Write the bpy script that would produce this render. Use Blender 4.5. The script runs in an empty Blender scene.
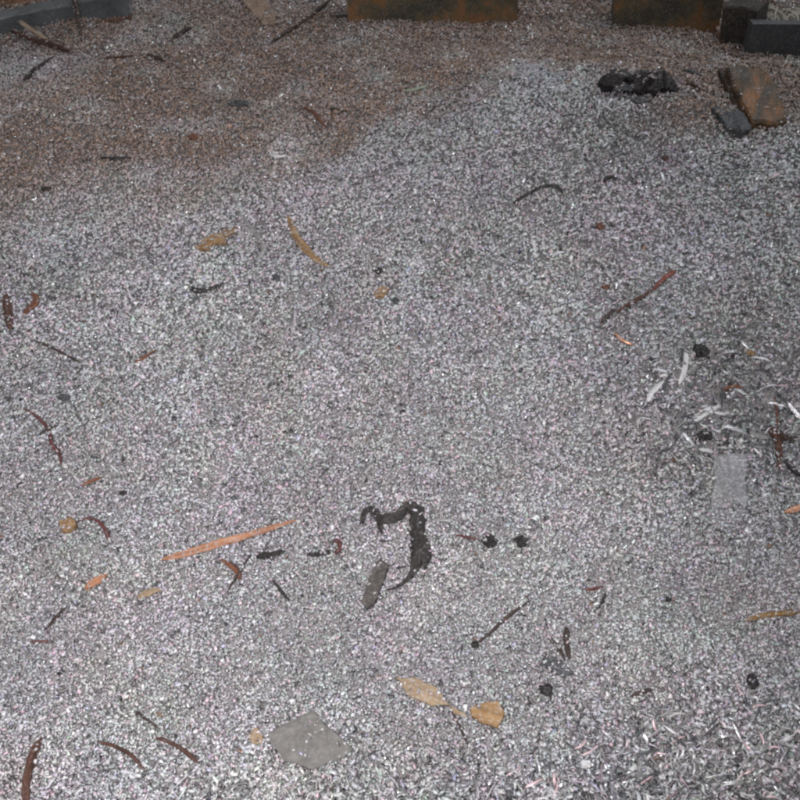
import bpy, math, random
import numpy as np
from mathutils import Vector, noise as mnoise

SC = bpy.context.scene
COL = SC.collection
random.seed(7)
RNG = np.random.default_rng(11)
R = math.radians

# ------------------------------------------------------------------ camera
CAM_Z, PITCH, FOV = 0.80, R(40.0), R(40.0)
TH = math.tan(FOV / 2)
cam_d = bpy.data.cameras.new('camera')
cam_d.sensor_width = 36.0
cam_d.lens = 18.0 / TH
cam_d.clip_start = 0.02
cam_d.clip_end = 50.0
cam = bpy.data.objects.new('camera', cam_d)
COL.objects.link(cam)
cam.location = (0, 0, CAM_Z)
cam.rotation_euler = (math.pi / 2 - PITCH, 0, 0)
SC.camera = cam

# ------------------------------------------------------------------ light
world = bpy.data.worlds.new('World')
SC.world = world
world.use_nodes = True
bg = world.node_tree.nodes['Background']
bg.inputs['Color'].default_value = (0.97, 0.97, 1.0, 1)
bg.inputs['Strength'].default_value = 0.40


def area_lamp(name, loc, target, size, power, color):
    d = bpy.data.lights.new(name, 'AREA')
    d.shape = 'RECTANGLE'
    d.size, d.size_y = size
    d.energy = power
    d.color = color
    o = bpy.data.objects.new(name, d)
    COL.objects.link(o)
    o.location = loc
    o.rotation_euler = (Vector(target) - Vector(loc)).to_track_quat('-Z', 'Y').to_euler()
    return o


# the camera's own flash, a little above and to the left of the lens
fd = bpy.data.lights.new('flash_lamp', 'SPOT')
fd.energy = 66.0
fd.color = (1.0, 0.95, 0.97)
fd.shadow_soft_size = 0.035
fd.spot_size = R(86)
fd.spot_blend = 1.0
fo = bpy.data.objects.new('flash_lamp', fd)
COL.objects.link(fo)
fo.location = (-0.07, -0.02, 0.84)
fo.rotation_euler = (Vector((-0.17, 0.61, 0.04)) - fo.location).to_track_quat('-Z', 'Y').to_euler()
# unseen fill lamp, added for glints and soft bluish light, high on the right
area_lamp('fill_lamp', (1.5, 1.9, 2.3), (0.1, 1.0, 0.1), (1.2, 1.2), 23.0, (0.86, 0.93, 1.0))

SC.view_settings.view_transform = 'Standard'
SC.view_settings.look = 'None'
SC.view_settings.exposure = -0.06
SC.view_settings.gamma = 1.0
SC.cycles.use_denoising = False
SC.cycles.pixel_filter_type = 'BLACKMAN_HARRIS'
SC.cycles.filter_width = 2.6
SC.cycles.max_bounces = 5
SC.cycles.caustics_reflective = False
SC.cycles.caustics_refractive = False
SC.cycles.sample_clamp_indirect = 1.0
SC.cycles.sample_clamp_direct = 5.0

# ------------------------------------------------------------------ numpy noise and the heap's height
_HT = np.random.default_rng(3).random((256, 256))


def vnoise(x, y, s, seed=0):
    x = np.asarray(x, float) / s + 17.3 * seed + 100
    y = np.asarray(y, float) / s + 5.7 * seed + 100
    xi, yi = np.floor(x).astype(int), np.floor(y).astype(int)
    fx, fy = x - xi, y - yi
    fx = fx * fx * (3 - 2 * fx)
    fy = fy * fy * (3 - 2 * fy)
    g = lambda a, b: _HT[a % 256, b % 256]
    return ((g(xi, yi) * (1 - fx) + g(xi + 1, yi) * fx) * (1 - fy) +
            (g(xi, yi + 1) * (1 - fx) + g(xi + 1, yi + 1) * fx) * fy) * 2 - 1


def sstep(a, b, v):
    t = np.clip((np.asarray(v, float) - a) / (b - a), 0, 1)
    return t * t * (3 - 2 * t)


def gauss(x, y, cx, cy, sx, sy):
    return np.exp(-((x - cx) / sx) ** 2 - ((y - cy) / sy) ** 2)


def height(x, y):
    x = np.asarray(x, float)
    y = np.asarray(y, float)
    z = 0.205 * sstep(0.30, 1.30, y)
    z = z + 0.055 * gauss(x, y, 0.20, 1.20, 0.28, 0.20)        # the grey crest
    z = z - 0.030 * gauss(x, y, 0.36, 0.79, 0.10, 0.10)        # the hollow on the right
    z = z + 0.012 * gauss(x, y, 0.16, 0.66, 0.14, 0.12)
    z = z - 0.040 * gauss(x, y, -0.66, 1.47, 0.13, 0.07)       # the low corner by the rail
    z = z - 0.010 * gauss(x, y, 0.22, 0.47, 0.20, 0.05)
    z = z + 0.008 * vnoise(x, y, 0.23, 1) + 0.0045 * vnoise(x, y, 0.09, 2)
    z = z + 0.0030 * vnoise(x, y, 0.035, 3) + 0.0012 * vnoise(x, y, 0.014, 4)
    return z


FWD = np.array([0, math.cos(PITCH), -math.sin(PITCH)])
UP = np.array([0, math.sin(PITCH), math.cos(PITCH)])


def project(x, y, z):
    """world -> pixel of the 800 px photograph, and depth"""
    d = y * FWD[1] + (z - CAM_Z) * FWD[2]
    u = y * UP[1] + (z - CAM_Z) * UP[2]
    return 400 + 400 * x / (d * TH), 400 - 400 * u / (d * TH), d


def ray(px, py):
    v = FWD + np.array([1, 0, 0]) * ((px - 400) / 400 * TH) + UP * ((400 - py) / 400 * TH)
    return v


def hit(px, py):
    """photo pixel -> the point of the heap it lies on"""
    v = ray(px, py)
    t = np.linspace(0.5, 3.2, 700)
    gap = CAM_Z + v[2] * t - height(v[0] * t, v[1] * t)
    k = int(np.argmax(gap < 0)) or 699
    a, b = t[k - 1], t[k]
    for _ in range(20):
        m = (a + b) / 2
        if CAM_Z + v[2] * m - float(height(v[0] * m, v[1] * m)) > 0:
            a = m
        else:
            b = m
    return Vector((v[0] * a, v[1] * a, CAM_Z + v[2] * a)), a * TH / 400   # point, metres per pixel


def normal_at(x, y, e=0.012):
    dx = float(height(x + e, y) - height(x - e, y)) / (2 * e)
    dy = float(height(x, y + e) - height(x, y - e)) / (2 * e)
    return Vector((-dx, -dy, 1)).normalized()


# ------------------------------------------------------------------ materials
MATS = {}


def mat(name, c1, c2=None, c3=None, scale=120, stretch=(1, 1, 1), rough=0.75, metal=0.0, bump=0.4, spec=0.3, contrast=(0.35, 0.65), dust=None):
    if name in MATS:
        return MATS[name]
    m = bpy.data.materials.new(name)
    m.use_nodes = True
    nt = m.node_tree
    b = nt.nodes['Principled BSDF']
    tc = nt.nodes.new('ShaderNodeAttribute')
    tc.attribute_name = 'grain'
    mp = nt.nodes.new('ShaderNodeMapping')
    mp.inputs['Scale'].default_value = stretch
    nt.links.new(tc.outputs['Vector'], mp.inputs['Vector'])
    n1 = nt.nodes.new('ShaderNodeTexNoise')
    n1.inputs['Scale'].default_value = scale
    n1.inputs['Detail'].default_value = 6
    n1.inputs['Roughness'].default_value = 0.65
    nt.links.new(mp.outputs['Vector'], n1.inputs['Vector'])
    cr = nt.nodes.new('ShaderNodeValToRGB')
    cr.color_ramp.elements[0].position, cr.color_ramp.elements[1].position = contrast
    if dust is None:
        dust = 0.45 if max(c1) > 0.2 else 0.14
    c2 = c2 or tuple(v * 0.55 for v in c1)
    cr.color_ramp.elements[0].color = (*c2, 1)
    cr.color_ramp.elements[1].color = (*c1, 1)
    if c3:
        e = cr.color_ramp.elements.new(min(0.97, contrast[1] + 0.1))
        e.color = (*c3, 1)
    nt.links.new(n1.outputs['Fac'], cr.inputs['Fac'])
    n3 = nt.nodes.new('ShaderNodeTexNoise')                       # specks of metal dust lying on it
    n3.inputs['Scale'].default_value = 330
    n3.inputs['Detail'].default_value = 3
    oc = nt.nodes.new('ShaderNodeTexCoord')
    nt.links.new(oc.outputs['Object'], n3.inputs['Vector'])
    mr = nt.nodes.new('ShaderNodeMapRange')
    mr.inputs['From Min'].default_value = 0.50
    mr.inputs['From Max'].default_value = 0.68
    mr.inputs['To Max'].default_value = dust
    nt.links.new(n3.outputs['Fac'], mr.inputs['Value'])
    mx = nt.nodes.new('ShaderNodeMix')
    mx.data_type = 'RGBA'
    mx.inputs['B'].default_value = (0.36, 0.35, 0.35, 1)
    nt.links.new(mr.outputs['Result'], mx.inputs['Factor'])
    nt.links.new(cr.outputs['Color'], mx.inputs['A'])
    nt.links.new(mx.outputs['Result'], b.inputs['Base Color'])
    b.inputs['Roughness'].default_value = rough
    b.inputs['Metallic'].default_value = metal
    b.inputs['Specular IOR Level'].default_value = spec
    n2 = nt.nodes.new('ShaderNodeTexNoise')
    n2.inputs['Scale'].default_value = scale * 3.1
    n2.inputs['Detail'].default_value = 5
    nt.links.new(mp.outputs['Vector'], n2.inputs['Vector'])
    bp = nt.nodes.new('ShaderNodeBump')
    bp.inputs['Strength'].default_value = bump
    bp.inputs['Distance'].default_value = 0.002
    nt.links.new(n2.outputs['Fac'], bp.inputs['Height'])
    nt.links.new(bp.outputs['Normal'], b.inputs['Normal'])
    MATS[name] = m
    return m


def granule_mat():
    m = bpy.data.materials.new('shredded_metal')
    m.use_nodes = True
    nt = m.node_tree
    b = nt.nodes['Principled BSDF']
    a = nt.nodes.new('ShaderNodeAttribute')
    a.attribute_name = 'Col'
    nt.links.new(a.outputs['Color'], b.inputs['Base Color'])
    a2 = nt.nodes.new('ShaderNodeAttribute')
    a2.attribute_name = 'Surf'
    sp = nt.nodes.new('ShaderNodeSeparateXYZ')
    nt.links.new(a2.outputs['Vector'], sp.inputs[0])
    nt.links.new(sp.outputs['X'], b.inputs['Metallic'])
    nt.links.new(sp.outputs['Y'], b.inputs['Roughness'])
    return m


ALU = (0.62, 0.62, 0.64)
M_BASE = mat('fine_metal_dust', (0.40, 0.39, 0.39), (0.16, 0.155, 0.155), scale=420, rough=0.8, bump=1.0, contrast=(0.4, 0.6))
M_FLOOR = mat('dirty_concrete', (0.16, 0.145, 0.13), (0.08, 0.07, 0.06), scale=14, rough=0.9, bump=0.5)

# ------------------------------------------------------------------ object helpers


def set_grain(me, G=None):
    if G is None:
        G = np.empty(len(me.vertices) * 3, np.float32)
        me.vertices.foreach_get('co', G)
    a = me.attributes.new('grain', 'FLOAT_VECTOR', 'POINT')
    a.data.foreach_set('vector', np.asarray(G, np.float32).ravel())


def link(name, me, material=None, parent=None, label=None, cat=None, group=None, kind=None):
    o = bpy.data.objects.new(name, me)
    COL.objects.link(o)
    if material is not None and me is not None:
        if not me.materials:
            me.materials.append(material)
        if 'grain' not in me.attributes:
            set_grain(me)
    if parent is not None:
        o.parent = parent
    if label:
        o['label'] = label
    if cat:
        o['category'] = cat
    if group:
        o['group'] = group
    if kind or label:
        o['kind'] = kind or 'thing'
    return o


def to_mesh(name, V, F, origin=None, smooth=False):
    me = bpy.data.meshes.new(name)
    o = Vector(origin) if origin is not None else Vector((0, 0, 0))
    me.from_pydata([tuple(Vector(v) - o) for v in V], [], F)
    me.validate()
    me.update()
    if smooth:
        for p in me.polygons:
            p.use_smooth = True
    return me


def place(name, V, F, m, smooth=False, parent=None, grain=None, **kw):
    """mesh in world coordinates -> object whose origin sits at its base"""
    V = [Vector(v) for v in V]
    if parent is None:
        c = sum(V, Vector()) / len(V)
        c.z = min(v.z for v in V)
    else:
        c = parent.location.copy()
    me = to_mesh(name, V, F, c, smooth)
    if grain is not None and len(grain) == len(me.vertices):
        set_grain(me, grain)
    o = link(name, me, m, parent, **kw)
    o.location = c if parent is None else (0, 0, 0)
    return o


# ------------------------------------------------------------------ the heap's body and the floor
xs = np.arange(-1.15, 1.1501, 0.008)
ys = np.arange(0.10, 2.1001, 0.008)
GX, GY = np.meshgrid(xs, ys)
edge = sstep(1.15, 0.95, np.abs(GX)) * sstep(0.10, 0.24, GY) * sstep(2.10, 1.85, GY)
GZ = (height(GX, GY) - 0.0062) * edge + (-0.06) * (1 - edge)
nx, ny = len(xs), len(ys)
Vn = np.stack([GX.ravel(), GY.ravel(), GZ.ravel()], 1)
ii = (np.arange(ny - 1)[:, None] * nx + np.arange(nx - 1)[None, :]).ravel()
Fq = np.stack([ii, ii + 1, ii + 1 + nx, ii + nx], 1)


def np_mesh(name, V, F):
    k = F.shape[1]
    me = bpy.data.meshes.new(name)
    me.vertices.add(len(V))
    me.vertices.foreach_set('co', V.astype(np.float32).ravel())
    me.loops.add(F.size)
    me.loops.foreach_set('vertex_index', F.astype(np.int32).ravel())
    me.polygons.add(len(F))
    me.polygons.foreach_set('loop_start', (np.arange(len(F)) * k).astype(np.int32))
    me.update(calc_edges=True)
    return me


link('ground', np_mesh('ground', Vn, Fq), M_BASE, kind='structure')
fl = to_mesh('floor', [(-3, -1, -0.06), (3, -1, -0.06), (3, 4, -0.06), (-3, 4, -0.06)], [(0, 1, 2, 3)])
link('floor', fl, M_FLOOR, kind='structure').location.z = -0.004


# ------------------------------------------------------------------ zones of the heap (where which kind of granule lies)
def crest_line(px):
    return np.interp(px, [-200, 0, 120, 250, 330, 400, 470, 530, 600, 660, 720, 800, 1000],
                     [205, 192, 188, 178, 148, 108, 84, 68, 80, 108, 126, 135, 140])


def zones(x, y, z):
    px, py, d = project(x, y, z)
    wob = 16 * vnoise(x, y, 0.06, 8) + 10 * vnoise(x, y, 0.02, 9)
    soft = np.where(px < 330, 75, 22) + 0 * px
    brown = sstep(1, -1, (py + wob - crest_line(px)) / soft)
    brown = np.maximum(brown, 1.0 * np.exp(-((px - 692) / 52) ** 2 - ((py - 104) / 28) ** 2))
    brown *= 1 - 0.8 * np.exp(-((px - 15) / 50) ** 2 - ((py - 62) / 22) ** 2)
    brown *= 1 - 0.55 * np.exp(-((px - 160) / 50) ** 2 - ((py - 30) / 18) ** 2)
    brown *= np.clip(0.85 + 0.5 * vnoise(x, y, 0.05, 12), 0.25, 1)
    coarse = 1.1 * np.exp(-((px - 730) / 85) ** 2 - ((py - 415) / 75) ** 2)
    coarse = np.maximum(coarse, sstep(640, 800, py + 18 * vnoise(x, y, 0.05, 14)) * sstep(430, 640, px) * 1.0)
    coarse = np.maximum(coarse, 0.85 * sstep(735, 800, py) * np.clip(0.6 + vnoise(x, y, 0.04, 15), 0, 1))
    coarse = np.maximum(coarse, 0.35 * np.exp(-((px - 620) / 70) ** 2 - ((py - 130) / 40) ** 2))
    coarse = np.maximum(coarse, 0.25 * np.exp(-((px - 610) / 60) ** 2 - ((py - 300) / 60) ** 2))
    return px, py, brown, np.clip(coarse, 0, 1)


# ------------------------------------------------------------------ granules
def T_tetra():
    V = np.array([[-.5, -.45, -.4], [.55, -.35, -.3], [0, .55, -.3], [.05, 0, .55]])
    F = [[0, 2, 1], [0, 1, 3], [1, 2, 3], [2, 0, 3]]
    return V, np.array(F)


def T_prism():
    V = np.array([[-.5, -.5, -.5], [.5, -.5, -.5], [.1, .5, -.4], [-.45, -.4, .5], [.4, -.45, .45], [.0, .4, .5]])
    F = [[0, 2, 1], [3, 4, 5], [0, 1, 4], [0, 4, 3], [1, 2, 5], [1, 5, 4], [2, 0, 3], [2, 3, 5]]
    return V, np.array(F)


def loft(n, k, rfun, zfun=None):
    V, F = [], []
    for i in range(n):
        t = i / (n - 1) - .5
        for cy, cz in rfun(t, k):
            V.append([t, cy, cz])
    for i in range(n - 1):
        for j in range(k):
            a, b = i * k + j, i * k + (j + 1) % k
            F += [[a, a + k, b + k], [a, b + k, b]]
    for j in range(1, k - 1):
        F.append([0, j, j + 1])
        o = (n - 1) * k
        F.append([o, o + j + 1, o + j])
    return np.array(V), np.array(F)


def T_plate(n):
    return loft(n, 4, lambda t, k: [(-.5, -.5), (-.5, .5), (.5, .5), (.5, -.5)][::-1])


def T_sliver(n):
    def f(t, k):
        r = 1 - 1.1 * abs(t)
        return [(-.5 * r, -.4 * r), (0, .55 * r), (.5 * r, -.4 * r)][::-1]
    return loft(n, 3, f)


def rotmats(n, spread, rng):
    """random heading, tilted away from the surface by up to `spread`"""
    az = rng.random(n) * 2 * np.pi
    ti = np.abs(rng.normal(0, 1, n)) * spread
    ax = rng.random(n) * 2 * np.pi
    k = np.stack([np.cos(ax), np.sin(ax), np.zeros(n)], 1)
    c, s = np.cos(az), np.sin(az)
    Z = np.zeros((n, 3, 3))
    Z[:, 0, 0], Z[:, 0, 1], Z[:, 1, 0], Z[:, 1, 1], Z[:, 2, 2] = c, -s, s, c, 1
    K = np.zeros((n, 3, 3))
    K[:, 0, 2], K[:, 1, 2], K[:, 2, 0], K[:, 2, 1] = k[:, 1], -k[:, 0], -k[:, 1], k[:, 0]
    Rm = np.eye(3) + np.sin(ti)[:, None, None] * K + (1 - np.cos(ti))[:, None, None] * (K @ K)
    return Rm @ Z


def colours(n, brown, rng, tint):
    """real mixed colours of shredded scrap: bare aluminium, oxidised, painted, dusty"""
    u = rng.random(n)
    v = np.clip(rng.normal(0.45, 0.055, n), 0.14, 0.80)
    c = np.stack([v, v, v * 1.02], 1)
    c *= 1 + rng.normal(0, 0.03, (n, 3))                       # slight tints
    met = np.where(rng.random(n) < 0.45, 0.40, 0.05)
    rou = np.clip(rng.normal(0.62, 0.09, n), 0.35, 0.85)
    dark = u < 0.10
    c[dark] = c[dark] * (0.15 + 0.35 * rng.random((dark.sum(), 1)))
    rou[dark] = 0.6
    pink = (u > 0.17) & (u < 0.24)
    c[pink] *= np.array([1.09, 0.87, 0.94])
    lilac = (u > 0.245) & (u < 0.26)
    c[lilac] *= np.array([0.95, 0.92, 1.14])
    green = (u > 0.26) & (u < 0.29)
    c[green] *= np.array([0.88, 1.02, 0.92])
    rust = (u > 0.29) & (u < 0.292)
    c[rust] = np.array([0.17, 0.10, 0.065]) * (0.6 + rng.random((rust.sum(), 1)))
    white = u > 0.975
    c[white] = 0.66
    met[white] = 0.0
    met[rust] = 0.1
    shiny = (u > 0.955) & (u < 0.975)
    c[shiny] = 0.9
    rou[shiny] = 0.33
    met[shiny] = 1.0
    c = c * tint
    # brown dust lies on most, not all, of the granules up there
    k = np.clip(brown * (0.55 + 1.0 * rng.random(n)), 0, 1)[:, None]
    k[rng.random(n) < 0.08] *= 0.2
    k[shiny] *= 0.1
    dustc = np.array([0.255, 0.172, 0.128]) * (0.45 + 1.1 * rng.random((n, 1)))
    c = c * (1 - 0.92 * k) + dustc * 0.92 * k
    met = met * (1 - 0.85 * k[:, 0])
    rou = rou * (1 - 0.4 * k[:, 0]) + 0.4 * k[:, 0] * 0.85
    return np.clip(c, 0.01, 0.95), met, rou


chunksV, chunksF, chunksC, chunksS = [], [], [], []
voff = 0


def scatter(n, tmpl, L, W, T, spread, zlo, zhi, sel=None, bend=0.0, jit=0.16, rng=RNG, size_far=1.0):
    """n granules of one build spread over the heap; sel(px,py,brown,coarse)->probability"""
    global voff
    m = int(n * 3.4)
    y = 0.40 + 1.48 * rng.random(m) ** 1.45                     # the near slope holds the finer, denser mix
    near = sstep(1.05, 0.55, y)
    hw = 0.135 + 0.385 * y + 0.10
    x = (rng.random(m) * 2 - 1) * 0.86
    keep = np.abs(x) < hw
    x, y, near = x[keep], y[keep], near[keep]
    z = height(x, y)
    px, py, br, co = zones(x, y, z)
    if sel is not None:
        keep = rng.random(len(x)) < sel(px, py, br, co)
        x, y, z, px, py, br, co, near = (a[keep] for a in (x, y, z, px, py, br, co, near))
    x, y, z, px, py, br, co, near = (a[:n] for a in (x, y, z, px, py, br, co, near))
    fs = 1 - 0.27 * near * (1 - co)
    n = len(x)
    V0, F0 = tmpl
    k = len(V0)
    ln = L * np.exp(rng.normal(0, 0.30, n)) * (1 - 0.15 * br) * (1 + 0.25 * co) * fs
    wd = W * np.exp(rng.normal(0, 0.28, n)) * (1 - 0.15 * br) * (1 + 0.10 * co) * fs
    tk = T * np.exp(rng.normal(0, 0.25, n)) * fs
    P = np.repeat(V0[None], n, 0) + rng.normal(0, jit, (n, k, 3)) * np.array([0.6, 0.8, 0.6])
    if bend:
        b = rng.normal(0, bend, n)
        t = P[:, :, 0] + .5
        P[:, :, 0] *= ln[:, None]
        P[:, :, 1] *= wd[:, None]
        P[:, :, 2] *= tk[:, None]
        P[:, :, 2] += (b * ln)[:, None] * (t * t - t)
        P[:, :, 1] += (rng.normal(0, bend, n) * ln)[:, None] * (t * t - t)
    else:
        P *= np.stack([ln, wd, tk], 1)[:, None, :]
    P = np.einsum('nij,nkj->nki', rotmats(n, spread, rng), P)
    zz = z + zlo + (zhi - zlo) * rng.random(n)
    P += np.stack([x, y, zz], 1)[:, None, :]
    tint = np.stack([1 + 0.028 * vnoise(x, y, 0.045, 30 + i) + 0.015 * vnoise(x, y, 0.015, 40 + i) for i in range(3)], 1)
    tint *= (1 + 0.13 * vnoise(x, y, 0.07, 50) + 0.09 * vnoise(x, y, 0.025, 51))[:, None]     # richer and poorer streaks of the mix
    tint *= np.where(rng.random(n) < 0.45 * co, 0.42, 1.0)[:, None]                        # many pieces darker among the coarse ones
    c, met, rou = colours(n, br, rng, tint)
    chunksV.append(P.reshape(-1, 3))
    chunksF.append((F0[None] + (np.arange(n) * k)[:, None, None]).reshape(-1, 3) + voff)
    chunksC.append(np.repeat(np.concatenate([c, np.ones((n, 1))], 1), k, 0))
    chunksS.append(np.repeat(np.stack([met, rou, np.zeros(n)], 1), k, 0))
    voff += n * k


fine = lambda px, py, br, co: 1 - 0.80 * co
under = lambda px, py, br, co: 1 - 0.45 * co
rough_zone = lambda px, py, br, co: np.clip(0.03 + 1.1 * co, 0, 1)
MM = 0.001
scatter(210000, T_tetra(), 4.2 * MM, 3.7 * MM, 3.0 * MM, 1.1, -5.5 * MM, 0.4 * MM, under)
scatter(62000, T_prism(), 3.5 * MM, 2.7 * MM, 2.2 * MM, 0.9, -1.8 * MM, 1.5 * MM, fine)
scatter(50000, T_plate(2), 4.1 * MM, 2.9 * MM, 0.6 * MM, 0.55, -1.4 * MM, 1.8 * MM, fine, jit=0.2)
scatter(14000, T_plate(3), 4.8 * MM, 2.5 * MM, 0.5 * MM, 0.55, -1.0 * MM, 2.0 * MM, fine, bend=0.8, jit=0.14)
scatter(16000, T_sliver(3), 5.4 * MM, 1.5 * MM, 1.1 * MM, 0.5, -0.8 * MM, 2.0 * MM, fine, bend=0.5, jit=0.10)
scatter(15000, T_sliver(3), 10.0 * MM, 1.15 * MM, 0.8 * MM, 0.38, -1.0 * MM, 3.4 * MM, rough_zone, bend=0.45, jit=0.10)
scatter(2500, T_plate(3), 7.0 * MM, 2.2 * MM, 0.5 * MM, 0.45, -0.5 * MM, 3.0 * MM, rough_zone, bend=0.6, jit=0.14)

# ------------------------------------------------------------------ builders for the single pieces
def spline(P, n):
    """Catmull-Rom through points P (each a numpy row)"""
    P = np.array(P, float)
    if len(P) == 2:
        t = np.linspace(0, 1, n)[:, None]
        return P[0] * (1 - t) + P[1] * t
    Q = np.vstack([2 * P[0] - P[1], P, 2 * P[-1] - P[-2]])
    out = []
    for s in np.linspace(0, len(P) - 1 - 1e-6, n):
        i = int(s)
        t = s - i
        a, b, c, d = Q[i], Q[i + 1], Q[i + 2], Q[i + 3]
        out.append(.5 * (2 * b + (c - a) * t + (2 * a - 5 * b + 4 * c - d) * t * t + (3 * b - a - 3 * c + d) * t ** 3))
    return np.array(out)


def strip(name, pts, m, label=None, cat=None, group=None, flat=None, lift=0.6, jag=0.12, seed=0, taper=(0.5, 0.35),
          smooth=False, parent=None, arch=0.0, n=None, rise=None, level=True):
    """a stick, wire or splinter that follows photo points (px, py, width in px) on the heap.
    flat: thickness / width (None = round). rise: extra height in mm at start and end."""
    rnd = random.Random(seed + len(pts) * 13 + int(pts[0][0]))
    rows = []
    for p in pts:
        q, mpp = hit(p[0], p[1])
        rows.append([q.x, q.y, q.z, p[2] * mpp])
    n = n or max(7, 4 * len(pts))
    S = spline(rows, n)
    S[:, 3] = np.clip(S[:, 3], 0.0006, None)
    if level:                                                     # a stiff piece bridges the small bumps
        z = S[:, 2].copy()
        lin = np.polyval(np.polyfit(np.arange(n), z, min(2, n - 1)), np.arange(n))
        S[:, 2] = lin + max(0, float(np.percentile(z - lin, 70)))
    V, F, G = [], [], []
    k = 8 if flat else 7
    ridge = [rnd.uniform(-0.35, 0.35) for _ in range(k)]
    fray = [rnd.uniform(-1, 1) for _ in range(k)]
    sofar = 0.0
    for i in range(n):
        t = i / (n - 1)
        c = Vector(S[i, :3])
        a = Vector(S[max(i - 1, 0), :3])
        b = Vector(S[min(i + 1, n - 1), :3])
        sofar += (Vector(S[i, :3]) - a).length
        T = (b - a).normalized()
        N = normal_at(c.x, c.y)
        N = (N - T * N.dot(T)).normalized()
        B = T.cross(N).normalized()
        w = S[i, 3] / 2
        if t < 0.12:
            w *= taper[0] + (1 - taper[0]) * t / 0.12
        if t > 0.88:
            w *= taper[1] + (1 - taper[1]) * (1 - t) / 0.12
        th = w * flat if flat else w
        c = c + N * (th * lift + 0.0013 + arch * 4 * t * (1 - t))
        if rise:
            c = c + Vector((0, 0, 0.001)) * (rise[0] * (1 - t) + rise[1] * t)
        if flat:
            cs = [(-0.8, -1), (0.8, -1), (1, 0.25), (0.72, 0.85), (0.3, 1), (-0.15, 0.9), (-0.6, 0.95), (-1, 0.2)]
            for j, (cx, cy) in enumerate(cs):
                q = c + B * (w * cx * (1 + rnd.uniform(-jag, jag) * 1.3)) + N * (th * (cy + ridge[j] * (cy > 0) + rnd.uniform(-jag, jag) * 1.6))
                if i in (0, n - 1):
                    q = q + T * (fray[j] * S[i, 3] * 0.45)
                V.append(q)
                G.append((sofar * 0.16 + seed, S[i, 3] * cx * 0.9, cy * th))
        else:
            for j in range(k):
                an = 2 * math.pi * j / k
                r = w * (1 + rnd.uniform(-jag, jag))
                V.append(c + B * (math.cos(an) * r) + N * (math.sin(an) * r))
                G.append((sofar * 0.3 + seed, math.cos(an) * w, math.sin(an) * w))
    for i in range(n - 1):
        for j in range(k):
            a, b = i * k + j, i * k + (j + 1) % k
            F.append((a, b, b + k, a + k))
    F.append(tuple(range(k))[::-1])
    F.append(tuple((n - 1) * k + j for j in range(k)))
    return place(name, V, F, m, smooth, parent, grain=G, label=label, cat=cat, group=group)


def plate(name, outline, thick, m, label=None, cat=None, group=None, lift=-0.0008, warp=0.0015, jag=0.05, tilt=None,
          sub=3, seed=0, parent=None, smooth=False, grain=False):
    """a slab whose outline is given in photo pixels; it lies in the heap's own plane there"""
    rnd = random.Random(seed + int(outline[0][0]))
    H = [hit(*p)[0] for p in outline]
    c = sum(H, Vector()) / len(H)
    N = sum((normal_at(h.x, h.y, 0.03) for h in H), Vector()).normalized()
    if tilt:
        N = (N + Vector(tilt)).normalized()
    O = c + N * lift
    R2 = []
    for p in outline:                                             # ray against the slab's plane
        v = Vector(ray(*p))
        o = Vector((0, 0, CAM_Z))
        t = (O + N * thick - o).dot(N) / v.dot(N)
        R2.append(o + v * t)
    ring = []
    size = max((a - c).length for a in R2)
    for i, a in enumerate(R2):
        b = R2[(i + 1) % len(R2)]
        for s in range(sub):
            q = a.lerp(b, s / sub)
            if s:
                d = Vector((rnd.uniform(-1, 1), rnd.uniform(-1, 1), rnd.uniform(-1, 1)))
                q = q + (d - N * d.dot(N)) * size * jag
            ring.append(q)
    k = len(ring)
    cen = sum(ring, Vector()) / k
    nz = lambda q: N * (warp * mnoise.noise(q * 35) + 0.4 * warp * mnoise.noise(q * 140))
    V, F = [], []
    fr = [1.0, 0.93, 0.6, 0.3]
    for f in fr:
        for q in ring:
            p = cen.lerp(q, f)
            V.append(p + nz(p) - (N * thick * 0.18 if f == 1.0 else Vector()))
    V.append(cen + nz(cen))
    top_c = len(V) - 1
    b0 = len(V)
    for q in ring:
        V.append(cen.lerp(q, 0.97) - N * thick * (1 + rnd.uniform(-.1, .1)))
    V.append(cen - N * thick)
    for r in range(3):
        for i in range(k):
            j = (i + 1) % k
            F.append((r * k + i, r * k + j, (r + 1) * k + j, (r + 1) * k + i))
    for i in range(k):
        j = (i + 1) % k
        F.append((3 * k + i, 3 * k + j, top_c))
        F.append((i, b0 + i, b0 + j, j))
        F.append((b0 + j, b0 + i, len(V) - 1))
    G = None
    if grain:                                                     # stretched along the piece's long side
        pr = max(((a - b).length, i, j) for i, a in enumerate(R2) for j, b in enumerate(R2))
        ax = (R2[pr[1]] - R2[pr[2]]).normalized()
        sd = N.cross(ax)
        G = [((v - cen).dot(ax) * 0.16 + seed, (v - cen).dot(sd), (v - cen).dot(N)) for v in V]
    o = place(name, V, F, m, smooth, parent, grain=G, label=label, cat=cat, group=group)
    return o


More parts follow.
